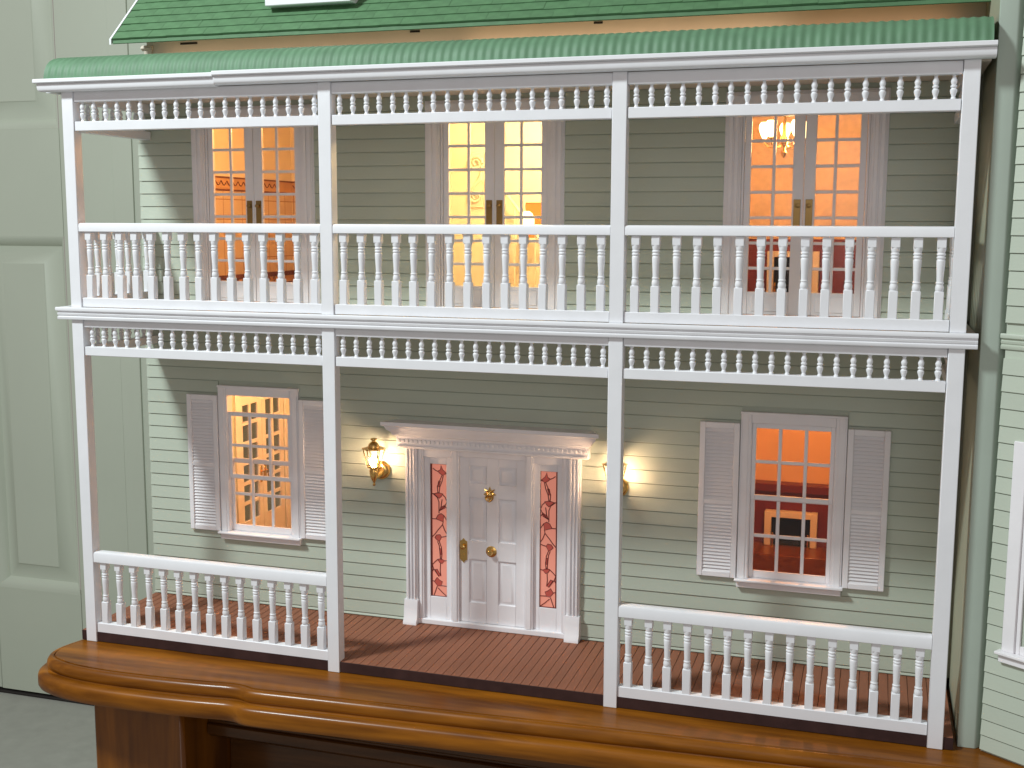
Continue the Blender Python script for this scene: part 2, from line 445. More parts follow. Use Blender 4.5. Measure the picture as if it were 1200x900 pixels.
# balcony slab, belt, roof beam --------------------------------------------
B(XL+.002, XR, .0015, YB, ZBELT0+.0002, ZF2, .0004).build('balcony_floor', SOFFIT, H)
nb2 = 60; bw2 = (XR-XL-.002)/nb2
BX0, BX1 = -.0150, .9095
def belt_profile(y):
    return [(y+.004, ZBELT0), (y+.0004, ZBELT0), (y, ZBELT0+.0006), (y, ZBELT0+.0030), (y+.0009, ZBELT0+.0036), (y+.0009, ZBELT0+.0044), (y+.0002, ZBELT0+.0049), (y-.0002, ZBELT0+.0068),
            (y+.0008, ZBELT0+.0074), (y+.0010, ZBELT0+.0086), (y-.0012, ZBELT0+.0096), (y-.0016, ZBELT0+.0120), (y-.0010, ZBELT1), (y+.004, ZBELT1)]
bp_ = belt_profile(-.0042)
belt = MB().prism_x(bp_, BX0, BX1, dx0=[-(bp_[0][0]-p[0])*.9+.003 for p in bp_]).build('belt_moulding', WHITE, H)
MB().prism_y([(-.0102, ZBELT0), (-.0132, ZBELT0+.001), (-.0145, ZBELT0+.006), (-.0150, ZBELT1), (-.0068, ZBELT1), (-.0068, ZBELT0)], -.0005, YW).build('belt_return', WHITE, H)

# posts ---------------------------------------------------------------------
lower_post = B(0, PW, -.001, PW-.0015, 0, ZBELT0-.0002, .0005).mesh('post')
upper_post = B(0, PW, -.001, PW-.0015, 0, ZC0-ZBELT1+.001, .0005).mesh('post')
for x in PX:
    put('post', lower_post, WHITE, H, (x, 0, .0001)); put('post', upper_post, WHITE, H, (x, 0, ZBELT1))
# wall side half posts at the verandah ends
for x in (XL+.0005,):
    pass

# turned pieces ---------------------------------------------------------------
def baluster_mesh(h):
    # square foot and head, turned middle; h total
    m = MB(); w = .0038
    zb = .0246*h/.070; zt = h-.0086*h/.070
    m.box(-w, w, -w, w, 0, zb, .0005); m.box(-w, w, -w, w, zt, h, .0004)
    s = zt-zb
    pr = [(.0024, -.0003), (.0029, .0004), (.0032, .0022), (.0031, .0040), (.0026, .0056), (.0025, .0062), (.0030, .0066), (.0030, .0074), (.0025, .0080), (.0025, .0095),
          (.0027, .0150), (.0030, .0205), (.0032, .0255), (.0031, .0265), (.0027, .0270), (.0027, .0276), (.0033, .0281), (.0033, .0291), (.0027, .0297), (.0027, .0303), (.0033, .0309), (.0033, .0318), (.0027, .0325),
          (.0029, .0332), (.0032, .0345), (.0034, .0366), (.0034, .0372)]
    k = s/.0368
    m.lathe([(r*1.13, zb+z*k) for r, z in pr], 12)
    return m.mesh('baluster')
def spindle_mesh(h):
    pr = [(.0021, 0), (.0021, .0012), (.0015, .0022), (.0022, .0045), (.0029, .0066), (.0029, .0080), (.0019, .0092), (.0018, .0096), (.0027, .0101), (.0027, .0113), (.0018, .0118), (.0020, .0124), (.0026, .0140), (.0027, .0152), (.0020, .0172), (.0014, .0185), (.0014, .0192), (.0020, .0200), (.0020, .0205)]
    k = h/.0205
    return MB().lathe([(r, z*k) for r, z in pr], 12).mesh('spindle')
BAL = baluster_mesh(.0702); SPN = spindle_mesh(.0207)
def rail_prof(y0, y1, z0, z1, top=True):
    if top: return [(y0+.0002, z0), (y0-.0004, z0+.0005), (y0-.0004, z1-.0024), (y0+.0003, z1-.0008), (y0+.0018, z1-.0001), ((y0+y1)/2, z1), (y1-.0018, z1-.0001), (y1-.0003, z1-.0008), (y1+.0004, z1-.0024), (y1+.0004, z0+.0005), (y1-.0002, z0)]
    return [(y0, z0), (y0, z1-.0005), (y0+.0005, z1), (y1-.0005, z1), (y1, z1-.0005), (y1, z0)]
def railing(x0, x1, zbot0, zbot1, ztop0, ztop1, n=15, tilt=0):
    m = MB()
    m.prism_x(rail_prof(.0000, .0112, ztop0, ztop1, True), x0+.0001, x1-.0003)
    r = m.build('railing', WHITE, H)
    MB().prism_x(rail_prof(.0008, .0102, zbot0, zbot1, False), x0+.0004, x1-.0006).build('bottom_rail', WHITE, r)
    sp = (x1-x0)/n
    for i in range(n):
        put('baluster', BAL, WHITE, r, (x0+sp*(i+.5)+random.uniform(-.0003, .0003), .0055+random.uniform(-.0002, .0002), zbot1-.0004), rot=(0, random.uniform(-.006, .006), random.uniform(-.05, .05)))
    return r
def frieze(x0, x1, z0, z1, ztop, zbeam, n=20):
    m = MB()
    m.box(x0+.0004, x1-.0006, .0006, .0108, z0, z1, .0005)
    r = m.build('spindle_frieze', WHITE, H)
    B(x0+.0002, x1-.0004, .0012, .0104, ztop, zbeam, .0004).build('frieze_beam', WHITE, r)
    sp = (x1-x0)/n
    for i in range(n):
        put('spindle', SPN, WHITE, r, (x0+sp*(i+.52)+random.uniform(-.0003, .0003), .0056, z1-.0002), rot=(0, random.uniform(-.008, .008), random.uniform(0, 3)))
    return r
for k in range(3):
    a, b = PX[k]+PW, PX[k+1]
    railing(a, b, ZBELT1+.0006, .3833, .4533, .4627)
    if k != 1: railing(a, b, ZF1+.0002-.0012, .0217, .0912, .1031)
    frieze(a, b, .5583, .5680, .5882, ZC0+.0006)
    frieze(a, b, .3210, .3306, .3514, ZBELT0-.0001)
# side returns of the frieze and the balcony railing (run back to the wall)
def side(x, lower, rail):
    y0, y1 = PW-.0014, YW-.0004
    zs = (.3210, .3306, .3514, ZBELT0-.0001) if lower else (.5583, .5680, .5882, ZC0+.0006)
    m = MB(); m.box(x, x+.0100, y0, y1, zs[0], zs[1], .0005)
    r = m.build('side_frieze', WHITE, H); B(x+.0004, x+.0096, y0, y1, zs[2], zs[3], .0004).build('frieze_beam', WHITE, r)
    n = 9; sp = (y1-y0)/n
    for i in range(n): put('spindle', SPN, WHITE, r, (x+.005, y0+sp*(i+.5), zs[1]-.0002))
    if rail:
        r = B(x, x+.0106, y0, y1, .4533, .4625, .0016).build('side_railing', WHITE, H); B(x+.0008, x+.0098, y0, y1, ZBELT1+.0006, .3833, .0005).build('bottom_rail', WHITE, r); n = 7; sp = (y1-y0)/n
        for i in range(n): put('baluster', BAL, WHITE, r, (x+.0052, y0+sp*(i+.5), .3829))
side(.0015, False, True); side(.0015, True, False)
side(.8885, False, True); side(.8885, True, False)

# cornice --------------------------------------------------------------------
def corn_prof(y):
    z = ZC0
    return [(y+.0150, z), (y+.0060, z), (y+.0046, z+.0005), (y+.0037, z+.0014), (y+.0032, z+.0026), (y+.0029, z+.0050), (y+.0027, z+.0074), (y+.0035, z+.0080), (y+.0006, z+.0085), (y, z+.0092), (y, z+.0122), (y+.0006, z+.0128), (y+.0150, z+.0128)]
c1 = corn_prof(-.0118); c2 = corn_prof(-.0132)
CXL = -.0268; seam = .1868
MB().prism_x(c1, CXL, seam, dx0=[(p[0]-c1[9][0])*1.0 for p in c1]).build('cornice', WHITE, H)
MB().prism_x([(p[0], p[1]+.0011) for p in c2], seam+.0002, .9108).build('cornice', WHITE, H)
ret = [(CXL+(p[0]-c1[9][0]), p[1]-.00003) for p in c1]
MB().prism_y(ret, .0032, YW).build('cornice_return', WHITE, H)
B(XL+.002, XR, .0115, YB, ZC0+.0006, ZC0+.0056, .0004).build('porch_ceiling', SOFFIT, H)

# corrugated bullnose roof -----------------------------------------------------
def bull():
    base = [(-.0065, .6095), (-.0062, .6135), (-.0045, .6200), (-.0010, .6260), (.0040, .6305), (.0100, .6335), (.0180, .6358), (.0280, .6376), (.0400, .6388), (.0600, .6400), (.0900, .6412), (YW+.002, .6428)]
    x0, x1 = -.0165, .9082; pitch = .0082; per = 8
    n = int((x1-x0)/pitch*per)
    # normals of profile
    nor = []
    for i in range(len(base)):
        a = base[max(i-1, 0)]; b = base[min(i+1, len(base)-1)]; t = Vector((b[0]-a[0], b[1]-a[1])).normalized(); nor.append((-t.y, t.x))
    v = []; f = []
    for layer in (0, 1):
        for i, p in enumerate(base):
            for k in range(n+1):
                x = x0 + (x1-x0)*k/n
                w = .00040*math.cos(2*math.pi*(x-x0)/pitch) - layer*.0008
                v.append((x, p[0]+nor[i][0]*w, p[1]+nor[i][1]*w))
    N = n+1; Kb = len(base)
    for layer in (0, 1):
        o = layer*N*Kb
        for i in range(Kb-1):
            for k in range(n): f.append((o+i*N+k, o+i*N+k+1, o+(i+1)*N+k+1, o+(i+1)*N+k))
    o = N*Kb
    for i in range(Kb-1):
        f.append((i*N, (i+1)*N, o+(i+1)*N, o+i*N)); f.append((i*N+n, (i+1)*N+n, o+(i+1)*N+n, o+i*N+n))
    for k in range(n):
        f.append((k, k+1, o+k+1, o+k)); q = (Kb-1)*N; f.append((q+k, q+k+1, o+q+k+1, o+q+k))
    return MB().add(v, f)
vr = bull().build('verandah_roof', SHEET, H)
# closing boards at the ends
gp = [(-.0050, .6112), (-.0030, .6205), (.0015, .6262), (.0060, .6300), (.0180, .6345), (.0400, .6375), (.0900, .6398), (YW, .6412), (YW, .6112)]
MB().prism_x(gp, -.0140, -.0120).build('roof_end_board', SHEET, H)
MB().prism_x(gp, .9030, .9050).build('roof_end_board', SHEET, H)

# upper wall (below the main eaves), main roof -----------------------------------
YU = .1610
B(-.004, XR+.004, YU, YU+.008, .6405, .690).build('upper_wall', CREAM, H)
B(-.0070, .0040, YU-.0016, YU-.0002, .6405, .6685, .0004).build('corner_board', CREAM, H)
MB().prism_x([(YU-.0002, .6690), (YU-.0030, .6672), (YU-.0042, .6650), (YU-.0022, .6640), (YU-.0002, .6625)], -.0100, .0045).build('corner_capital', CREAM, H)
B(XL, XR, YB+.0061, YU+.001, .6398, .6428).build('wall_cap', CREAM, H)
for u0, u1, zz in ((.0415, .0640, .6690), (.3285, .3400, .6703), (.5335, .5430, .6703)):
    B(u0, u1, YU-.0006, YU-.00005, zz-.0011, zz+.0011).build('slot', DARK, H)
EY, EZ = .1100, .6672; SL = math.atan(.965)
EX0, EX1 = -.0135, 1.02
MB().prism_x([(EY, EZ), (EY+.001, EZ-.0028), (EY+.06, EZ+.0515), (.62, EZ+.49), (.62, EZ+.494), (EY, EZ+.0012)], EX0+.002, EX1).build('roof_deck', SHINGLE, H)
B(EX0+.003, EX1, EY+.012, YU+.004, EZ+.0088, EZ+.0105).build('soffit', CREAM, H)
rp = H
roof = MB().prism_x([(EY-.0012, EZ-.0032), (EY+.0006, EZ-.0036), (EY+.0030, EZ-.0010), (EY-.0004, EZ+.0012)], EX0, EX1).build('main_roof', SHINGLE, H)
rowd = .01365
ca, sa = math.cos(SL), math.sin(SL)
nsh = 44; sw = (EX1-EX0)/nsh
def shingle_mesh(w):
    m = MB(); L = rowd+.004; t = .0021
    m.box(.00002, w-.00002, 0, L, 0, t, .00012)
    return m.mesh('shingle')
shm = shingle_mesh(sw)
for r_ in range(6):
    d = r_*rowd - .0012
    for i in range(nsh):
        off = (r_ % 2)*sw*.5
        x = EX0+i*sw+off*.999
        if x+sw > EX1+.001: continue
        put('shingle', shm, SHINGLE, roof, (x, EY+d*ca-.0016*sa*.2, EZ+d*sa+.0016+random.uniform(-.0001, .0003)), rot=(SL-.09+random.uniform(-.008, .008), random.uniform(-.004, .004), 0))
    if r_ % 2:
        put('shingle', shm, SHINGLE, roof, (EX0-sw*.0+.0, EY+d*ca, EZ+d*sa+.0012), rot=(SL-.09, 0, 0))
# barge board on the left edge
v = []
for (y, z) in ((EY-.003, EZ-.0045), (EY-.003, EZ+.0015), (EY+.30, EZ+.0015+.30*.965+.004), (EY+.30, EZ-.0045+.30*.965)): v.append((y, z))
MB().prism_x(v, EX0-.0026, EX0-.0003).build('barge_board', WHITE, H)
# dormer (only the foot of its front shows)
dm = MB(); dm.box(.172, .2755, .1245, .42, .6985, .80, .001)
dw = dm.build('dormer', WHITE, H)
B(.196, .252, .1225, .1243, .716, .79, .0008).build('dormer_window', RIM, H)

# casing helper: picture-frame trim with fluting --------------------------------
def casing_prof_board(m, x0, x1, z0, z1, vertical, y=YB, t=.0052):
    # stepped board: three steps
    if vertical:
        w = x1-x0
        m.box(x0, x1, y-t*.55, y, z0, z1, .0004)
        m.box(x0+w*.10, x0+w*.90, y-t*.8, y-t*.55+.0001, z0, z1-.0001, .0004)
        m.box(x0+w*.24, x0+w*.48, y-t, y-t*.8+.0001, z0, z1-.0002, .0004); m.box(x0+w*.58, x0+w*.82, y-t, y-t*.8+.0001, z0, z1-.0002, .0004)
    else:
        h = z1-z0
        m.box(x0, x1, y-t*.55, y, z0, z1, .0004)
        m.box(x0+.0006, x1-.0006, y-t*.8, y-t*.55+.0001, z0+h*.1, z1-h*.1, .0004)
        m.box(x0+.0012, x1-.0012, y-t, y-t*.8+.0001, z0+h*.22, z1-h*.22, .0004)

# french doors (upper storey) ----------------------------------------------------
def french_door(c, brass):
    m = MB(); z0, z1 = ZF2+.0002, .5785
    casing_prof_board(m, c-.0780, c-.0610, z0, z1, True); casing_prof_board(m, c+.0610, c+.0780, z0, z1, True)
    casing_prof_board(m, c-.0780, c+.0780, z1, .5938, False)
    # jambs
    m.box(c-.0608, c-.0585, YB-.0010, YB+.0075, z0, z1, .0003); m.box(c+.0585, c+.0608, YB-.0010, YB+.0075, z0, z1, .0003); m.box(c-.0584, c+.0584, YB-.0010, YB+.0075, z1-.0022, z1-.0001, .0003)
    fd = m.build('french_door', WHITE2, H)
    ya, yb_ = YB+.0004, YB+.0046; zt = z1-.0026
    gz0 = .3964; ph = .0222; pm = .0030
    for s in (0, 1):
        lx0 = c-.0582 if s == 0 else c+.0002; lx1 = c-.0002 if s == 0 else c+.0582
        # glass columns
        if s == 0: g = [(lx0+.0062, lx0+.0272), (lx0+.0302, lx0+.0512-.0040)]
        else: g = [(lx1-.0512+.0040, lx1-.0302), (lx1-.0272, lx1-.0062)]
        lm = MB()
        lm.box(lx0, g[0][0], ya, yb_, z0+.0012, zt, .0004); lm.box(g[1][1], lx1, ya, yb_, z0+.0012, zt, .0004)
        lm.box(g[0][0], g[1][1], ya+.0002, yb_, z0+.0012, gz0, .0004)
        gtop = gz0+7*ph+6*pm
        lm.box(g[0][0], g[1][1], ya+.0002, yb_, gtop, zt, .0004)
        lm.box(g[0][1], g[1][0], ya+.0005, yb_-.0005, gz0, gtop, .0005)
        for r_ in range(1, 7):
            zz = gz0+r_*ph+(r_-1)*pm
            lm.box(g[0][0], g[0][1], ya+.0006, yb_-.0006, zz, zz+pm, .0005); lm.box(g[1][0], g[1][1], ya+.0006, yb_-.0006, zz, zz+pm, .0005)
        # foot panel
        lm.box(g[0][0]+.004, g[1][1]-.004, ya-.0006, ya+.0003, z0+.0045, gz0-.004, .0004)
        lm.build('door_leaf', WHITE2, fd)
        for gx in g:
            for r_ in range(7):
                zz = gz0+r_*(ph+pm); w = gx[1]-gx[0]
                key = ('pane', round(w, 4), round(ph, 4))
                if key not in clap_cache: clap_cache[key] = B(.0001, w-.0001, 0, .0007, .0001, ph-.0001).mesh('pane')
                put('pane', clap_cache[key], GLASS, fd, (gx[0], YB+.0022, zz))
        # lever plate by the meeting stile
        hx = c-.0058 if s == 0 else c+.0058
        hm = B(hx-.0034, hx+.0034, ya-.0008, ya, .4625, .4885, .0003)
        hm.lathe([(.0010, ya-.0048), (.0021, ya-.0044), (.0023, ya-.0028), (.0012, ya-.0018), (.0012, ya-.0004)], 12, (hx+(.0004 if s == 0 else -.0004), 0, .4825), 'Y')
        hm.lathe([(.0008, ya-.0011), (.0008, ya-.0005)], 8, (hx, 0, .4735), 'Y')
        hm.build('door_handle', brass, fd)
for c in CX: french_door(c, BRASSD)

# sash windows (lower storey) ------------------------------------------------------
def sash(parent, c, z0, z1, y0, y1, botrail, toprail):
    hw = .0410; st = .0042; mu = .0036
    m = MB()
    m.box(c-hw, c-hw+st, y0, y1, z0, z1, .0004); m.box(c+hw-st, c+hw, y0, y1, z0, z1, .0004)
    m.box(c-hw+st, c+hw-st, y0+.0001, y1, z0, z0+botrail, .0004); m.box(c-hw+st, c+hw-st, y0+.0001, y1, z1-toprail, z1, .0004)
    gx0, gx1 = c-hw+st, c+hw-st; pw = (gx1-gx0-2*mu)/3; gz0, gz1 = z0+botrail, z1-toprail; ph = (gz1-gz0-mu)/2
    for k in (1, 2): x = gx0+k*pw+(k-1)*mu; m.box(x, x+mu, y0+.0004, y1-.0004, gz0, gz1, .0006)
    for k in range(3): x = gx0+k*(pw+mu); m.box(x, x+pw, y0+.0006, y1-.0006, gz0+ph, gz0+ph+mu, .0006)
    m.build('sash', WHITE2, parent)
    for k in range(3):
        for j in range(2):
            B(.0001, pw-.0001, 0, .0006, .0001, ph-.0001).build('pane', GLASS, parent, (gx0+k*(pw+mu), (y0+y1)/2, gz0+j*(ph+mu)))
def window(c, drop):
    m = MB(); y = YB; t = .0052; z0, z1 = .0990, .2740; hw = .0526; iw = .0416
    m.box(c-hw, c-iw, y-t, y, z0, z1, .0005); m.box(c+iw, c+hw, y-t, y, z0, z1, .0005); m.box(c-iw, c+iw, y-t+.0001, y, .2628, z1, .0005)
    m.box(c-hw+.0018, c-iw-.0030, y-t-.0008, y-t+.0001, z0, z1-.0020, .0003); m.box(c+iw+.0030, c+hw-.0018, y-t-.0008, y-t+.0001, z0, z1-.0020, .0003)
    m.box(c-hw-.0002, c+hw+.0002, y-t-.0014, y-.0001, z1-.0020, z1+.0006, .0004)
    # jamb liners
    m.box(c-iw, c-iw+.0005, y-t+.0008, y+.0075, z0, .2628); m.box(c+iw-.0005, c+iw, y-t+.0008, y+.0075, z0, .2628)
    w = m.build('window', WHITE2, H)
    s = MB(); s.box(c-hw-.0018, c+hw+.0018, y-.0118, y+.0075, .0966, .0990, .0006); s.box(c-hw, c+hw, y-.0072, y, .0896, .0966, .0005)
    s.build('sill', WHITE2, w)
    sash(w, c, .1830-drop, .2626-drop, y-.0026, y+.0004, .0050, .0050)
    sash(w, c, .0991, .1872, y+.0010, y+.0042, .0075, .0056)
def shutter(x0, x1):
    z0, z1 = .0985, .2622; y1 = YW-.0003; y0 = y1-.0040; st = .0060
    m = MB(); zm = .1785
    m.box(x0, x0+st, y0, y1, z0, z1, .0005); m.box(x1-st, x1, y0, y1, z0, z1, .0005)
    for a, b in ((z0, z0+.0055), (zm-.0024, zm+.0024), (z1-.0062, z1)): m.box(x0+st, x1-st, y0+.0001, y1, a, b, .0004)
    m.box(x0+st, x1-st, y1-.0006, y1-.0001, z0+.005, z1-.005)
    sh = m.build('shutter', WHITE2, H)
    L = x1-x0-2*st
    lm = MB().prism_x([(-.0010, -.0004), (-.0014, .0000), (.0008, .0036), (.0014, .0034)], 0, L-.0002).mesh('louvre')
    for a, b in ((z0+.0055, zm-.0024), (zm+.0024, z1-.0062)):
        n = int((b-a)/.0036); st_ = (b-a)/n
        for i in range(n): put('louvre', lm, WHITE2, sh, (x0+st+.0001, y0+.0022, a+i*st_))
for c, drop in ((CX[0]+.0008, .0195), (CX[2]-.0008, 0)):
    window(c, drop); shutter(c-.0526-.0415, c-.0532); shutter(c+.0532, c+.0526+.0415)

# front door with surround ------------------------------------------------------------
def front_entry():
    c = DCX; y = YB
    e = MB()
    e.box(c-.1105, c+.1105, y-.0105, y, .2147, .2262, .0004)
    e.box(c-.1085, c+.1085, y-.0125, y-.0104, .2152, .2176, .0005)
    cp = [(y, .2262), (y-.0118, .2262), (y-.0124, .2282), (y-.0150, .2300), (y-.0158, .2330), (y-.0192, .2362), (y-.0206, .2400), (y-.0232, .2412), (y-.0232, .2452), (y, .2452)]
    e.prism_x(cp, c-.1100, c+.1100, dx0=[-(y-.0118-p[0])*1.25 if p[0] < y-.005 else 0 for p in cp], dx1=[(y-.0118-p[0])*1.25 if p[0] < y-.005 else 0 for p in cp])
    sr = e.build('door_entablature', WHITE2, H)
    for s in (-1, 1):
        m = MB()
        xa, xb = sorted((c+s*.1015, c+s*.0875)); w = xb-xa
        m.box(xa, xb, y-.0070, y, ZF1+.028, .2145, .0004)
        for q in (.14, .42, .70): m.box(xa+w*q, xa+w*(q+.17), y-.0092, y-.0069, ZF1+.028, .2135, .0005)
        pil = m.build('pilaster', WHITE2, H)
        pl = [(y-.0150, ZF1), (y-.0148, ZF1+.0034), (y-.0122, ZF1+.0070), (y-.0112, ZF1+.0200), (y-.0098, ZF1+.0282), (y, ZF1+.0282), (y, ZF1)]
        MB().prism_x(pl, xa-.0010, xb+.0010).build('plinth_block', WHITE2, pil)
    # frame around door and sidelights
    f = MB(); ys = y-.0030
    for xa, xb in ((-.0875, -.0805), (-.0480, -.0385), (.0385, .0480), (.0805, .0875)):
        f.box(c+xa, c+xb, ys-.0014, y+.006, ZF1+.0001, .2145, .0005)
        f.box(c+xa+.0018, c+xb-.0018, ys-.0026, ys-.0013, ZF1+.0062, .2138, .0005)
    f.box(c-.0805, c-.0480, ys-.0012, y+.006, .2050, .2144, .0004); f.box(c-.0385, c+.0385, ys-.0012, y+.006, .2078, .2144, .0004); f.box(c+.0480, c+.0805, ys-.0012, y+.006, .2050, .2144, .0004)
    f.box(c-.0874, c+.0874, ys-.0036, y+.006, ZF1+.0002, ZF1+.0060, .0006)
    f.build('entry_frame', WHITE2, H)
    dn = B(0, .0030, 0, .0016, 0, .0036, .0003).mesh('dentil')
    nd = 42
    for i in range(nd): put('dentil', dn, WHITE2, sr, (c-.1085+i*(.217-.003)/(nd-1), y-.0120, .2212))
    # sidelights
    for s in (-1, 1):
        x0, x1 = sorted((c+s*.0805, c+s*.0480)); gw = .0098; gc = (x0+x1)/2
        sl = MB(); z0, z1 = ZF1+.006, .2050; ga, gb = .0432, .1970
        ys2 = y-.0008
        sl.box(x0, gc-gw, ys2, y+.004, z0, z1, .0003); sl.box(gc+gw, x1, ys2, y+.004, z0, z1, .0003)
        sl.box(gc-gw, gc+gw, ys2+.0001, y+.004, z0, ga, .0003); sl.box(gc-gw, gc+gw, ys2+.0001, y+.004, gb, z1, .0003)
        slo = sl.build('sidelight', WHITE2, H)
        B(gc-gw, gc+gw, y+.0014, y+.0020, ga, gb).build('pane', SALMON, slo)
        # leading and leaves
        def P(px, py): 
            u = (px-97.5)/52.5*gw
            return (gc+(u if s < 0 else -u), ga+(gb-ga)*(1-(py-20)/850))
        yv = y+.0012
        cm = MB()
        def strip(pts, w=.00042):
            q = [P(*a) for a in pts]
            cm.tube([(a[0], yv, a[1]) for a in q], w, 5)
        for e_ in ([(45, 20), (45, 870)], [(52, 20), (52, 870)], [(150, 20), (150, 870)], [(45, 20), (150, 20)], [(45, 868), (150, 868)]): strip(e_, .0006)
        for ln in ([(60, 50), (75, 62), (92, 70)], [(150, 80), (135, 78)], [(118, 92), (104, 125), (88, 165), (92, 208)], [(126, 92), (118, 130), (104, 165), (98, 206)],
                   [(52, 212), (70, 212)], [(60, 212), (88, 235), (98, 262), (98, 335)], [(120, 212), (140, 232), (149, 258), (136, 285), (102, 318)], [(149, 300), (136, 288)],
                   [(52, 372), (80, 372)], [(128, 345), (150, 378)], [(124, 385), (121, 405), (92, 440), (72, 468), (52, 490)], [(121, 405), (134, 440), (150, 465)],
                   [(112, 486), (130, 482), (150, 475)], [(88, 515), (98, 540), (102, 575), (106, 630)], [(98, 512), (112, 550), (116, 590), (112, 630)],
                   [(135, 636), (150, 634)], [(88, 632), (68, 650), (53, 668), (62, 694), (96, 742)], [(106, 655), (104, 700), (108, 735)], [(52, 712), (62, 696)],
                   [(112, 798), (150, 800)], [(84, 805), (72, 840), (62, 868)], [(90, 815), (118, 842), (148, 866)], [(52, 770), (68, 775)], [(118, 245), (110, 300)]): strip(ln, .00055)
        lf = MB()
        for poly in ([(90, 68), (108, 58), (112, 30), (122, 56), (150, 80), (122, 92), (105, 82)], [(65, 212), (95, 203), (125, 210), (112, 228), (98, 240), (84, 228)], [(102, 318), (108, 298), (140, 276), (134, 300)],
                     [(78, 372), (92, 345), (112, 335), (130, 346), (124, 388), (104, 380)], [(70, 492), (82, 474), (104, 470), (114, 485), (98, 516), (84, 506)], [(88, 630), (108, 624), (135, 636), (116, 656), (100, 650)],
                     [(70, 698), (84, 694), (109, 736), (94, 738)], [(66, 776), (84, 748), (100, 764), (118, 772), (110, 800), (88, 803)], [(96, 130), (108, 128), (98, 168), (90, 166)], [(102, 560), (112, 560), (114, 600), (106, 600)]):
            pr = [P(*a) for a in poly]
            lf.prism_y(pr, yv-.00006, yv+.0004)
            strip(poly+[poly[0]], .00042)
        lf.build('leaf_glass', LEAFRED, slo)
        cm.build('came', CAME, slo)
    # door leaf
    dl = MB(); y0, y1 = y-.0012, y+.0040; x0, x1 = c-.0383, c+.0383; z0, z1 = ZF1+.0064, .2076
    px = [(-.0272, -.0070), (.0070, .0272)]; pz = [(.0408, .0915), (.1122, .1622), (.1775, .1980)]
    dl.box(x0, c+px[0][0], y0, y1, z0, z1, .0004); dl.box(c+px[0][1], c+px[1][0], y0, y1, z0, z1, .0004); dl.box(c+px[1][1], x1, y0, y1, z0, z1, .0004)
    for a in px:
        for zz in ((z0, pz[0][0]), (pz[0][1], pz[1][0]), (pz[1][1], pz[2][0]), (pz[2][1], z1)): dl.box(c+a[0], c+a[1], y0+.00005, y1, *zz)
    d = dl.build('front_door', WHITE2, H)
    for a in px:
        for b in pz:
            rings = [(0, .0), (.0007, .0022), (.0016, .0022), (.0044, .0002), (.0050, .0002)]
            v = []; f = []
            X0, X1, Z0, Z1 = c+a[0], c+a[1], b[0], b[1]
            for q, yy in rings: v += [(X0+q, y0+yy, Z0+q), (X1-q, y0+yy, Z0+q), (X1-q, y0+yy, Z1-q), (X0+q, y0+yy, Z1-q)]
            for i in range(len(rings)-1):
                for k in range(4): f.append((i*4+k, i*4+(k+1) % 4, i*4+4+(k+1) % 4, i*4+4+k))
            k = (len(rings)-1)*4; f.append((k, k+1, k+2, k+3))
            MB().add(v, f).build('door_panel', WHITE2, d)
    # lion knocker: rosette with crest, ring
    k = MB(); kx, kz = c-.0030, .1668
    pts = []
    for i in range(16):
        a = 2*math.pi*i/16 + math.pi/2; rr = .0078 if i % 4 == 0 else (.0062 if i % 2 == 0 else .0050)
        if i == 8: rr = .0092
        if i == 0: rr = .0090
        pts.append((kx+rr*math.cos(a)*.95, kz+rr*math.sin(a)))
    k.prism_y(pts, y0-.0010, y0+.0001)
    k.lathe([(.0001, y0-.0040), (.0016, y0-.0036), (.0030, y0-.0024), (.0042, y0-.0012), (.0044, y0-.0008)], 12, (kx, 0, kz), 'Y')
    ring = [(kx+.0045*math.cos(a), y0-.0026, kz-.0022+.0050*math.sin(a)) for a in [math.pi*1.0+math.pi*i/10 for i in range(11)]]
    k.tube(ring, .0009, 6)
    k.tube([(kx-.0026, y0-.0020, kz+.0040), (kx-.0062, y0-.0014, kz+.0060)], [.0013, .0004], 6); k.tube([(kx+.0026, y0-.0020, kz+.0040), (kx+.0062, y0-.0014, kz+.0060)], [.0013, .0004], 6)
    k.build('knocker', BRASS, d)
    n = MB(); nx, nz = c-.0012, .1018
    n.lathe([(.0022, y0-.0070), (.0030, y0-.0062), (.0033, y0-.0050), (.0026, y0-.0040), (.0016, y0-.0034), (.0016, y0-.0016), (.0050, y0-.0012), (.0062, y0-.0006), (.0064, y0)], 16, (nx, 0, nz), 'Y')
    n.build('door_knob', BRASS, d)
    p = MB(); qx, qz = c-.0338, .1006
    prof = [(qx+a, qz+b) for a, b in ((0, .0142), (.0020, .0118), (.0042, .0104), (.0042, -.0104), (.0020, -.0118), (0, -.0142), (-.0020, -.0118), (-.0042, -.0104), (-.0042, .0104), (-.0020, .0118))]
    p.prism_y(prof, y0-.0009, y0)
    p.lathe([(.0012, y0-.0052), (.0026, y0-.0046), (.0028, y0-.0034), (.0014, y0-.0022), (.0014, y0-.0008)], 14, (qx, 0, qz+.0045), 'Y')
    p.lathe([(.0012, y0-.0016), (.0012, y0-.0008)], 10, (qx, 0, qz-.0050), 'Y')
    p.build('lock_plate', BRASS, d)
front_entry()

# right-hand wing: return wall, round strip, angled bay ---------------------------------
ZTOP = .86
wx, wy = .9128, .0108
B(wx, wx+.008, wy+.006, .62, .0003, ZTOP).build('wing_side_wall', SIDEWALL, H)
pr = [(wx, wy+.0058), (wx, wy+.0004), (wx+.0004, wy), (wx+.0135, wy), (wx+.0150, wy+.0004), (wx+.0162, wy+.0016), (wx+.0245, wy+.0105)]
pr += [(wx+.0245, .40), (wx+.0085, .40), (wx+.0085, wy+.0058)]
MB().prism_z(pr, .0003, ZTOP).build('wing_corner_strip', STRIPM, H)
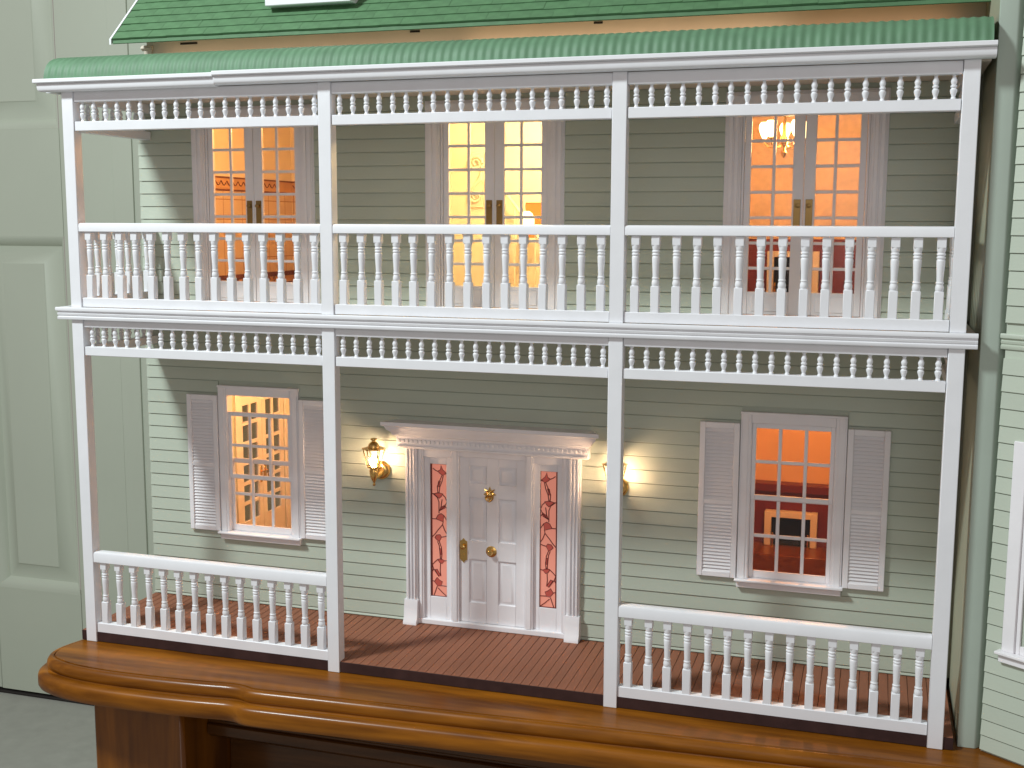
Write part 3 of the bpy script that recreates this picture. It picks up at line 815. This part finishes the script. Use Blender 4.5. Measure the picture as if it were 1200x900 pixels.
# bay panel runs toward the viewer at an angle
bdir = Vector((.825, -.565, 0)).normalized(); bx, by = .9325, .0085
BAYROT = math.atan2(bdir.y, bdir.x)
bay = MB().add([], []).box(0, .26, 0, .010, .0003, ZTOP).build('bay_wall', SIDING, H, (bx, by, 0)); bay.rotation_euler = (0, 0, BAYROT)
bcut = (.0150, .110, .088, .283)
for a, b, z in clap_rows(.0015, ZTOP, .2935):
    if a < ZBELT1 and b > ZBELT0-.002: continue
    if bcut[2] < (a+b)/2 < bcut[3]:
        clap(bay, -.0002, bcut[0], a, b, 0); clap(bay, bcut[1], .26, a, b, 0)
    else: clap(bay, -.0002, .26, a, b, 0)
MB().prism_x([(p[0]+.0012, p[1]) for p in belt_profile(-.0030)], -.0035, .26).build('bay_belt', SIDING, bay)
# bay window: frame, sill, panes
m = MB()
m.box(.0150, .0265, -.0042, 0, .0985, .283, .0005); m.box(.0985, .110, -.0042, 0, .0985, .283, .0005); m.box(.0265, .0985, -.0041, 0, .271, .283, .0005)
m.box(.0265, .0305, -.0022, 0, .0985, .271, .0004); m.box(.0305, .0985, -.0022, 0, .184, .189, .0004); m.box(.0305, .0985, -.0022, 0, .0985, .106, .0004)
m.box(.052, .0556, -.0018, 0, .106, .271, .0004); m.box(.075, .0786, -.0018, 0, .106, .271, .0004)
bw_ = m.build('bay_window', WHITE2, bay)
m = MB(); m.box(.0115, .1135, -.0100, 0, .0958, .0985, .0006); m.box(.0135, .1115, -.0060, 0, .0885, .0958, .0005); m.build('bay_window_sill', WHITE2, bay)
B(.0305, .0985, -.0008, -.0002, .106, .271).build('bay_window_pane', GLASS, bay)

# ------------------------------------------------------------------ interior shell
SD = (.335, .462)
def shell():
    t = .005; y0 = YB+WT; y1 = YBACK
    # side walls (left one has a glazed french door on the ground floor)
    sd = SD          # y range of side french door
    m = MB(); x0, x1 = XL+.002, XL+.008
    m.box(x0, x1, y0, sd[0], .0003, ZBELT0); m.box(x0, x1, sd[1], y1+t, .0003, ZBELT0); m.box(x0, x1, sd[0], sd[1], .228, ZBELT0)
    m.box(x0, x1, y0, y1+t, ZBELT0+.0002, .640)
    m.build('left_wall', SIDING, H)
    B(x0, XR, y1, y1+t, .0003, .70).build('back_wall', SIDING, H)
    # floors and ceilings
    B(x1, XR+.004, y0, y1, .0003, ZF1).build('ground_room_floor', FLOORIN, H)
    B(x1, XR+.004, y0, y1, ZBELT0+.0002, ZF2).build('upper_room_floor', FLOORIN, H)
    B(x0, XR+.004, y0, YU-.0001, .6300, .6396).build('upper_ceiling_front', RIM, H)
    B(x0, XR+.004, YU+.0085, y1, .6300, .6396).build('upper_ceiling', RIM, H)
    # partitions
    B(.291, .295, y0, y1, ZF2, .6299).build('partition', RIM, H); B(.588, .592, y0, y1, ZF2, .6299).build('partition', RIM, H)
    B(.291, .295, y0, y1, ZF1, ZBELT0).build('partition', RIM, H); B(.588, .592, y0, y1, ZF1, ZBELT0).build('partition', RIM, H)
    B(wx-.0002, wx+.0060, y0, y1, ZF1, .6299).build('right_wall', RIM, H)
    # wall linings: bathroom tiles
    e = .0012
    B(x1, x1+e, y0, y1, ZF2, .5050).build('tile_lining', TILES, H); B(x1, x1+e, y0, y1, .5236, .6299).build('wall_lining', RIM, H)
    B(x1+e, .291, y1-e, y1, ZF2, .5050).build('tile_lining', TILES, H); B(x1+e, .291, y1-e, y1, .5236, .6299).build('wall_lining', RIM, H)
    # ground floor left room
    # landing: cream back wall nearer the front
    B(.295, .588, .380, .384, ZF2, .6299).build('landing_wall', RIM, H)
    # drawing room (upper right)
    B(.592, wx-.0002, y1-e, y1, .4455, .6299).build('wall_lining', ORANGEWALL, H); B(.592, wx-.0002, y1-e-.001, y1, ZF2, .4455).build('dado', DADO, H)
    B(.592, .5932, y0, y1-e-.001, ZF2, .6299).build('wall_lining', ORANGEWALL, H)
    # parlour (lower right)
    B(.592, wx-.0002, y1-e, y1, .1240, ZBELT0).build('wall_lining', TERRACOTTA, H); B(.592, wx-.0002, y1-.012, y1, ZF1, .1160).build('dado', DADO, H)
    B(.592, wx-.0002, y1-.022, y1, .1160, .1265, .0005).build('dado_shelf', DARKRED, H)
    B(.592, .5932, y0, y1-.022, .1265, ZBELT0).build('wall_lining', TERRACOTTA, H); B(.592, .594, y0, y1-.022, ZF1, .1264).build('dado', DADO, H)
    # hall behind the front door is dark and closed; picture rails
    B(x1, x1+.003, y0, y1, .338, .341).build('picture_rail', RIM, H)
shell()
# tile border with wave pattern (bathroom) as geometry
def tile_border():
    m = MB(); x1 = XL+.008
    for (z0, z1) in ((.5050, .5072), (.5214, .5236)): m.box(x1, x1+.0020, YB+WT, YBACK, z0, z1); m.box(x1+.002, .291, YBACK-.0020, YBACK, z0, z1)
    for (z0, z1) in ((ZF2, .3790), (.3880, .3945)): m.box(x1, x1+.0022, YB+WT, YBACK, z0, z1); m.box(x1+.0022, .291, YBACK-.0022, YBACK, z0, z1)
    for i in range(22):
        yc = YB+WT+.007+i*.0142
        if yc > YBACK-.006: break
        m.tube([(x1+.0018, yc-.0066+.0132*k/6, .5178-.0055*math.sin(math.pi*k/6)) for k in range(7)], .0007, 5)
        m.add([(x1+.0019, yc, .3850-.0048), (x1+.0019, yc+.0036, .3850), (x1+.0019, yc, .3850+.0048), (x1+.0019, yc-.0036, .3850)], [(0, 1, 2, 3)])
    for i in range(20):
        xc = x1+.010+i*.0142
        m.tube([(xc-.0066+.0132*k/6, YBACK-.0018, .5178-.0055*math.sin(math.pi*k/6)) for k in range(7)], .0007, 5)
    m.build('tile_border', painted('brown tile glaze', (.16, .045, .015), .35, .1), H)
    n = MB(); n.box(x1, x1+.0014, YB+WT, YBACK, .5072, .5214); n.box(x1+.0014, .291, YBACK-.0014, YBACK, .5072, .5214)
    n.box(x1, x1+.0016, YB+WT, YBACK, .3790, .3880); n.box(x1+.0016, .291, YBACK-.0016, YBACK, .3790, .3880)
    n.build('tile_border_ground', painted('ochre tile glaze', (.60, .36, .17), .35, .05), H)
tile_border()
# ground floor side french door (left wall of the house)
def side_french():
    x0, x1 = XL+.002, XL+.008; y0, y1 = SD; z1 = .228
    m = MB()
    m.box(x1, x1+.003, y0-.012, y0, ZF1, z1+.012, .0004); m.box(x1, x1+.003, y1, y1+.012, ZF1, z1+.012, .0004); m.box(x1, x1+.003, y0, y1, z1, z1+.012, .0004)
    sf = m.build('side_french_door', WHITE2, H)
    half = (y1-y0)/2
    for s in (0, 1):
        a = y0+s*half+.0005; b = a+half-.001
        lm = MB(); st = .0105; mu = .0050
        lm.box(x0+.001, x1-.0005, a, a+st, ZF1+.001, z1-.001, .0003); lm.box(x0+.001, x1-.0005, b-st, b, ZF1+.001, z1-.001, .0003)
        g0, g1 = a+st, b-st; mid = (g0+g1)/2; zb, zt = .050, z1-.014; n = 6; ph = (zt-zb-(n-1)*mu)/n
        lm.box(x0+.0011, x1-.0006, g0, g1, ZF1+.001, zb, .0003); lm.box(x0+.0011, x1-.0006, g0, g1, zt, z1-.001, .0003)
        lm.box(x0+.0013, x1-.0008, mid-mu/2, mid+mu/2, zb, zt, .0003)
        for r_ in range(1, n):
            zz = zb+r_*ph+(r_-1)*mu
            lm.box(x0+.0014, x1-.0009, g0, mid-mu/2, zz, zz+mu, .0003); lm.box(x0+.0014, x1-.0009, mid+mu/2, g1, zz, zz+mu, .0003)
        lm.build('door_leaf', WHITE2, sf)
        for r_ in range(n):
            zz = zb+r_*(ph+mu)
            for (ga, gb) in ((g0, mid-mu/2), (mid+mu/2, g1)): B(x0+.0028, x0+.0034, ga+.0001, gb-.0001, zz+.0001, zz+ph-.0001).build('pane', GLASSD, sf)
        hy = b-st/2 if s == 0 else a+st/2
        h = MB().box(x1-.0006, x1+.0006, hy-.0028, hy+.0028, .098, .122, .0003)
        h.tube([(x1+.0005, hy, .114), (x1+.0045, hy, .114), (x1+.0045, hy, .104)], .0012, 6)
        h.build('door_handle', BRASS, sf)
side_french()
# eave details: rear body so the house is closed from other sides
B(XR, XR+.004, YB+WT, YBACK, .0003, .640).build('body_right_wall', SIDEWALL, H)

# ------------------------------------------------------------------ wall lanterns (things)
def lantern(x, label):
    t = thing('wall_lantern', label, 'lantern', (x, YW-.0006, .1862), 'brass lanterns beside the front door')
    # local frame: y negative = out from wall, z up, origin at wall plate centre
    pl = MB().lathe([(.0020, -.0062), (.0070, -.0056), (.0094, -.0040), (.0106, -.0022), (.0108, 0)], 20, (0, 0, 0), 'Y'); pl.build('wall_plate', BRASS, t)
    yb = -.0215
    a = MB().tube([(0, -.004, 0), (0, -.010, -.0030), (0, -.016, -.0040), (0, -.0205, -.0015), (0, yb, .0035)], [.0058, .0046, .0030, .0024, .0022], 10); a.build('arm', BRASS, t)
    cu = MB().lathe([(.0005, -.0140), (.0014, -.0134), (.0018, -.0122), (.0010, -.0108), (.0012, -.0096), (.0034, -.0060), (.0048, -.0010), (.0052, .0040), (.0040, .0062), (.0050, .0066), (.0074, .0070), (.0078, .0082), (.0076, .0088)], 16, (0, yb, 0)); cu.build('cup', BRASS, t)
    top = MB().lathe([(.0132, .0280), (.0136, .0286), (.0132, .0294), (.0068, .0300)], 6, (0, yb, 0), rot=.3)
    top.lathe([(.0066, .0298), (.0066, .0308), (.0058, .0335), (.0040, .0355), (.0020, .0366), (.0018, .0376), (.0036, .0384), (.0038, .0394), (.0034, .0402), (.0012, .0408)], 16, (0, yb, 0)); top.build('cap', BRASS, t)
    for i in range(6):
        w = .3+math.pi/3*i
        MB().tube([(.0072*math.cos(w), yb+.0072*math.sin(w), .0086), (.0122*math.cos(w), yb+.0122*math.sin(w), .0284)], .00062, 6).build('bar', BRASS, t)
        w2 = w+math.pi/3
        g = MB().add([(.0070*math.cos(w), yb+.0070*math.sin(w), .0088), (.0070*math.cos(w2), yb+.0070*math.sin(w2), .0088), (.0119*math.cos(w2), yb+.0119*math.sin(w2), .0282), (.0119*math.cos(w), yb+.0119*math.sin(w), .0282)], [(0, 1, 2, 3)])
        g.build('pane', GLASS, t)
    b = MB().lathe([(.0012, .0088), (.0020, .0096), (.0030, .0130), (.0031, .0160), (.0022, .0190), (.0006, .0208)], 12, (0, yb, 0)); b.build('bulb', BULB, t)
lantern(.2985, 'small brass lantern on the wall left of the front door, in full view')
lantern(.5725, 'small brass lantern right of the front door, half hidden behind a white post')

# ------------------------------------------------------------------ things inside the rooms
def chandelier(x, y, z):
    t = thing('chandelier', 'tiny brass chandelier with glowing globes behind the right balcony doors', 'chandelier', (x, y, z))
    MB().tube([(0, 0, .062), (0, 0, .01)], .0012, 8).build('rod', BRASS, t)
    MB().lathe([(.0006, -.030), (.0022, -.027), (.0030, -.024), (.0016, -.021), (.0020, -.018), (.0042, -.014), (.0046, -.009), (.0024, -.005), (.0018, .010)], 14).build('body', BRASS, t)
    for i in range(5):
        a = 2*math.pi*i/5 + .35; c, s = math.cos(a), math.sin(a)
        MB().tube([(.002*c, .002*s, -.016), (.010*c, .010*s, -.019), (.018*c, .018*s, -.018), (.0225*c, .0225*s, -.013), (.0225*c, .0225*s, -.008)], .0010, 6).build('arm', BRASS, t)
        MB().lathe([(.0020, -.0085), (.0042, -.004), (.0062, .002), (.0058, .006), (.0040, .009)], 12, (.0225*c, .0225*s, 0)).build('globe', GLOBE, t)
chandelier(.722, .27, .566)
def fireplace(x0, x1, z0, z1, y, label, hearth=None):
    t = thing('fireplace', label, 'fireplace', ((x0+x1)/2, y, z0)); w = (x1-x0)/2; h = z1-z0; fr = w*.26; fy = .012
    cm = MB(); cm.box(-w, -w+fr, -fy, 0, 0, h, .0006); cm.box(w-fr, w, -fy, 0, 0, h, .0006); cm.box(-w+fr, w-fr, -fy+.0002, 0, h-fr*.9, h, .0006)
    cm.build('surround', RIM, t)
    B(-w+fr, w-fr, -fy*.3, -.0002, 0, h-fr*.9).build('firebox', SOOT, t)
    B(-w+fr*1.1, w-fr*1.1, -fy*.8, -fy*.3, .001, (h-fr)*.30, .001).build('grate', SOOT, t)
    for s in (-1, 1):
        MB().lathe([(.0020, 0), (.0010, .003), (.0016, .008), (.0009, .012), (.0018, .015), (.0006, .018)], 8, (s*(w-fr*1.3), -fy-.001, .0)).build('andiron', BRASS, t)
    return t
fireplace(.689, .754, ZF2+.0001, .4300, YBACK-.0026, 'cream framed fireplace between red dado panels behind the right balcony doors')
B(.60, wx-.004, .430, YBACK-.0125, ZF1+.0001, .0445, .001).build('hearth_platform', FLOORIN, H)
fireplace(.6975, .7650, .0447, .0905, YBACK-.0130, 'cream framed fireplace on a raised hearth seen through the lower right window')
# landing: scroll bracket, interior door, raking handrail, orange picture, white globe lamp
def scroll():
    t = thing('scroll_bracket', 'cream carved scroll bracket on the wall behind the middle balcony doors', 'bracket', (.330, .3798, .520))
    B(-.010, .010, -.003, 0, -.036, .034, .0008).build('back_plate', RIM, t)
    pts = [(0, -.006-.002*math.cos(k*.5), 0) for k in range(2)]
    sp = []
    for k in range(40):
        a = k*.30; r = .0095*(1-k/48); sp.append((r*math.cos(a), -.0060, .020+r*math.sin(a)))
    MB().tube(sp, [.0022*(1-k/60) for k in range(40)], 6).build('scroll', RIM, t)
    sp = []
    for k in range(40):
        a = k*.30+2; r = .0080*(1-k/48); sp.append((r*math.cos(a), -.0060, -.022+r*math.sin(a)))
    MB().tube(sp, [.0020*(1-k/60) for k in range(40)], 6).build('scroll', RIM, t)
    MB().tube([(.009, -.006, .016), (.007, -.008, 0), (-.007, -.008, -.014)], [.002, .003, .002], 6).build('stem', RIM, t)
scroll()
def inner_door():
    t = thing('interior_door', 'cream panelled interior door on the side wall behind the middle balcony doors', 'door', (.2953, .30, ZF2))
    m = MB().box(0, .0030, -.048, .048, .0002, .175, .0005); m.build('leaf', RIM, t)
    c = MB(); c.box(0, .0048, -.060, -.048, .0002, .187, .0005); c.box(0, .0048, .048, .060, .0002, .187, .0005); c.box(0, .0047, -.048, .048, .175, .187, .0005); c.build('casing', RIM, t)
    for y0, y1 in ((-.040, -.006), (.006, .040)):
        for z0, z1 in ((.012, .07), (.09, .165)):
            B(.0028, .0042, y0, y1, z0, z1, .0010).build('panel', RIM, t)
    MB().tube([(.003, .043, .085), (.008, .043, .085), (.009, .036, .085)], .0014, 6).build('handle', BRASS, t)
inner_door()
def stair_rail():
    t = thing('stair_rail', 'cream raking stair handrail with thin balusters behind the middle balcony doors', 'handrail', (.40, .36, ZF2))
    MB().tube([(-.045, 0, .155), (.030, 0, .060)], .0022, 8).build('handrail', RIM, t)
    for k in range(6):
        x = -.040+k*.0135
        MB().tube([(x, 0, .0), (x, 0, .155-(x+.045)*1.266)], .0011, 6).build('baluster', RIM, t)
stair_rail()
pc = thing('framed_picture', 'plain orange picture in a cream frame on the landing wall behind the middle balcony doors', 'picture', (.413, .3798, .468))
B(-.017, .017, -.0016, 0, -.022, .022, .0004).build('picture_sheet', ROOMPANEL, pc)
m = MB(); m.box(-.020, -.017, -.003, 0, -.025, .025, .0004); m.box(.017, .020, -.003, 0, -.025, .025, .0004); m.box(-.017, .017, -.003, 0, .022, .025, .0004); m.box(-.017, .017, -.003, 0, -.025, -.022, .0004); m.build('frame', RIM, pc)
gl = thing('table_lamp', 'small white globe lamp on a thin stem behind the middle balcony doors', 'lamp', (.4075, .345, ZF2+.0))
MB().lathe([(.010, .0002), (.010, .002), (.003, .004), (.0016, .010), (.0016, .079), (.003, .083)], 14).build('stem', RIM, gl)
MB().lathe([(.003, .082), (.007, .085), (.0095, .092), (.0095, .097), (.007, .104), (.003, .107)], 16).build('globe', glowing('milk glass globe', (1, .78, .42), 2.2, (.9, .85, .7)), gl)
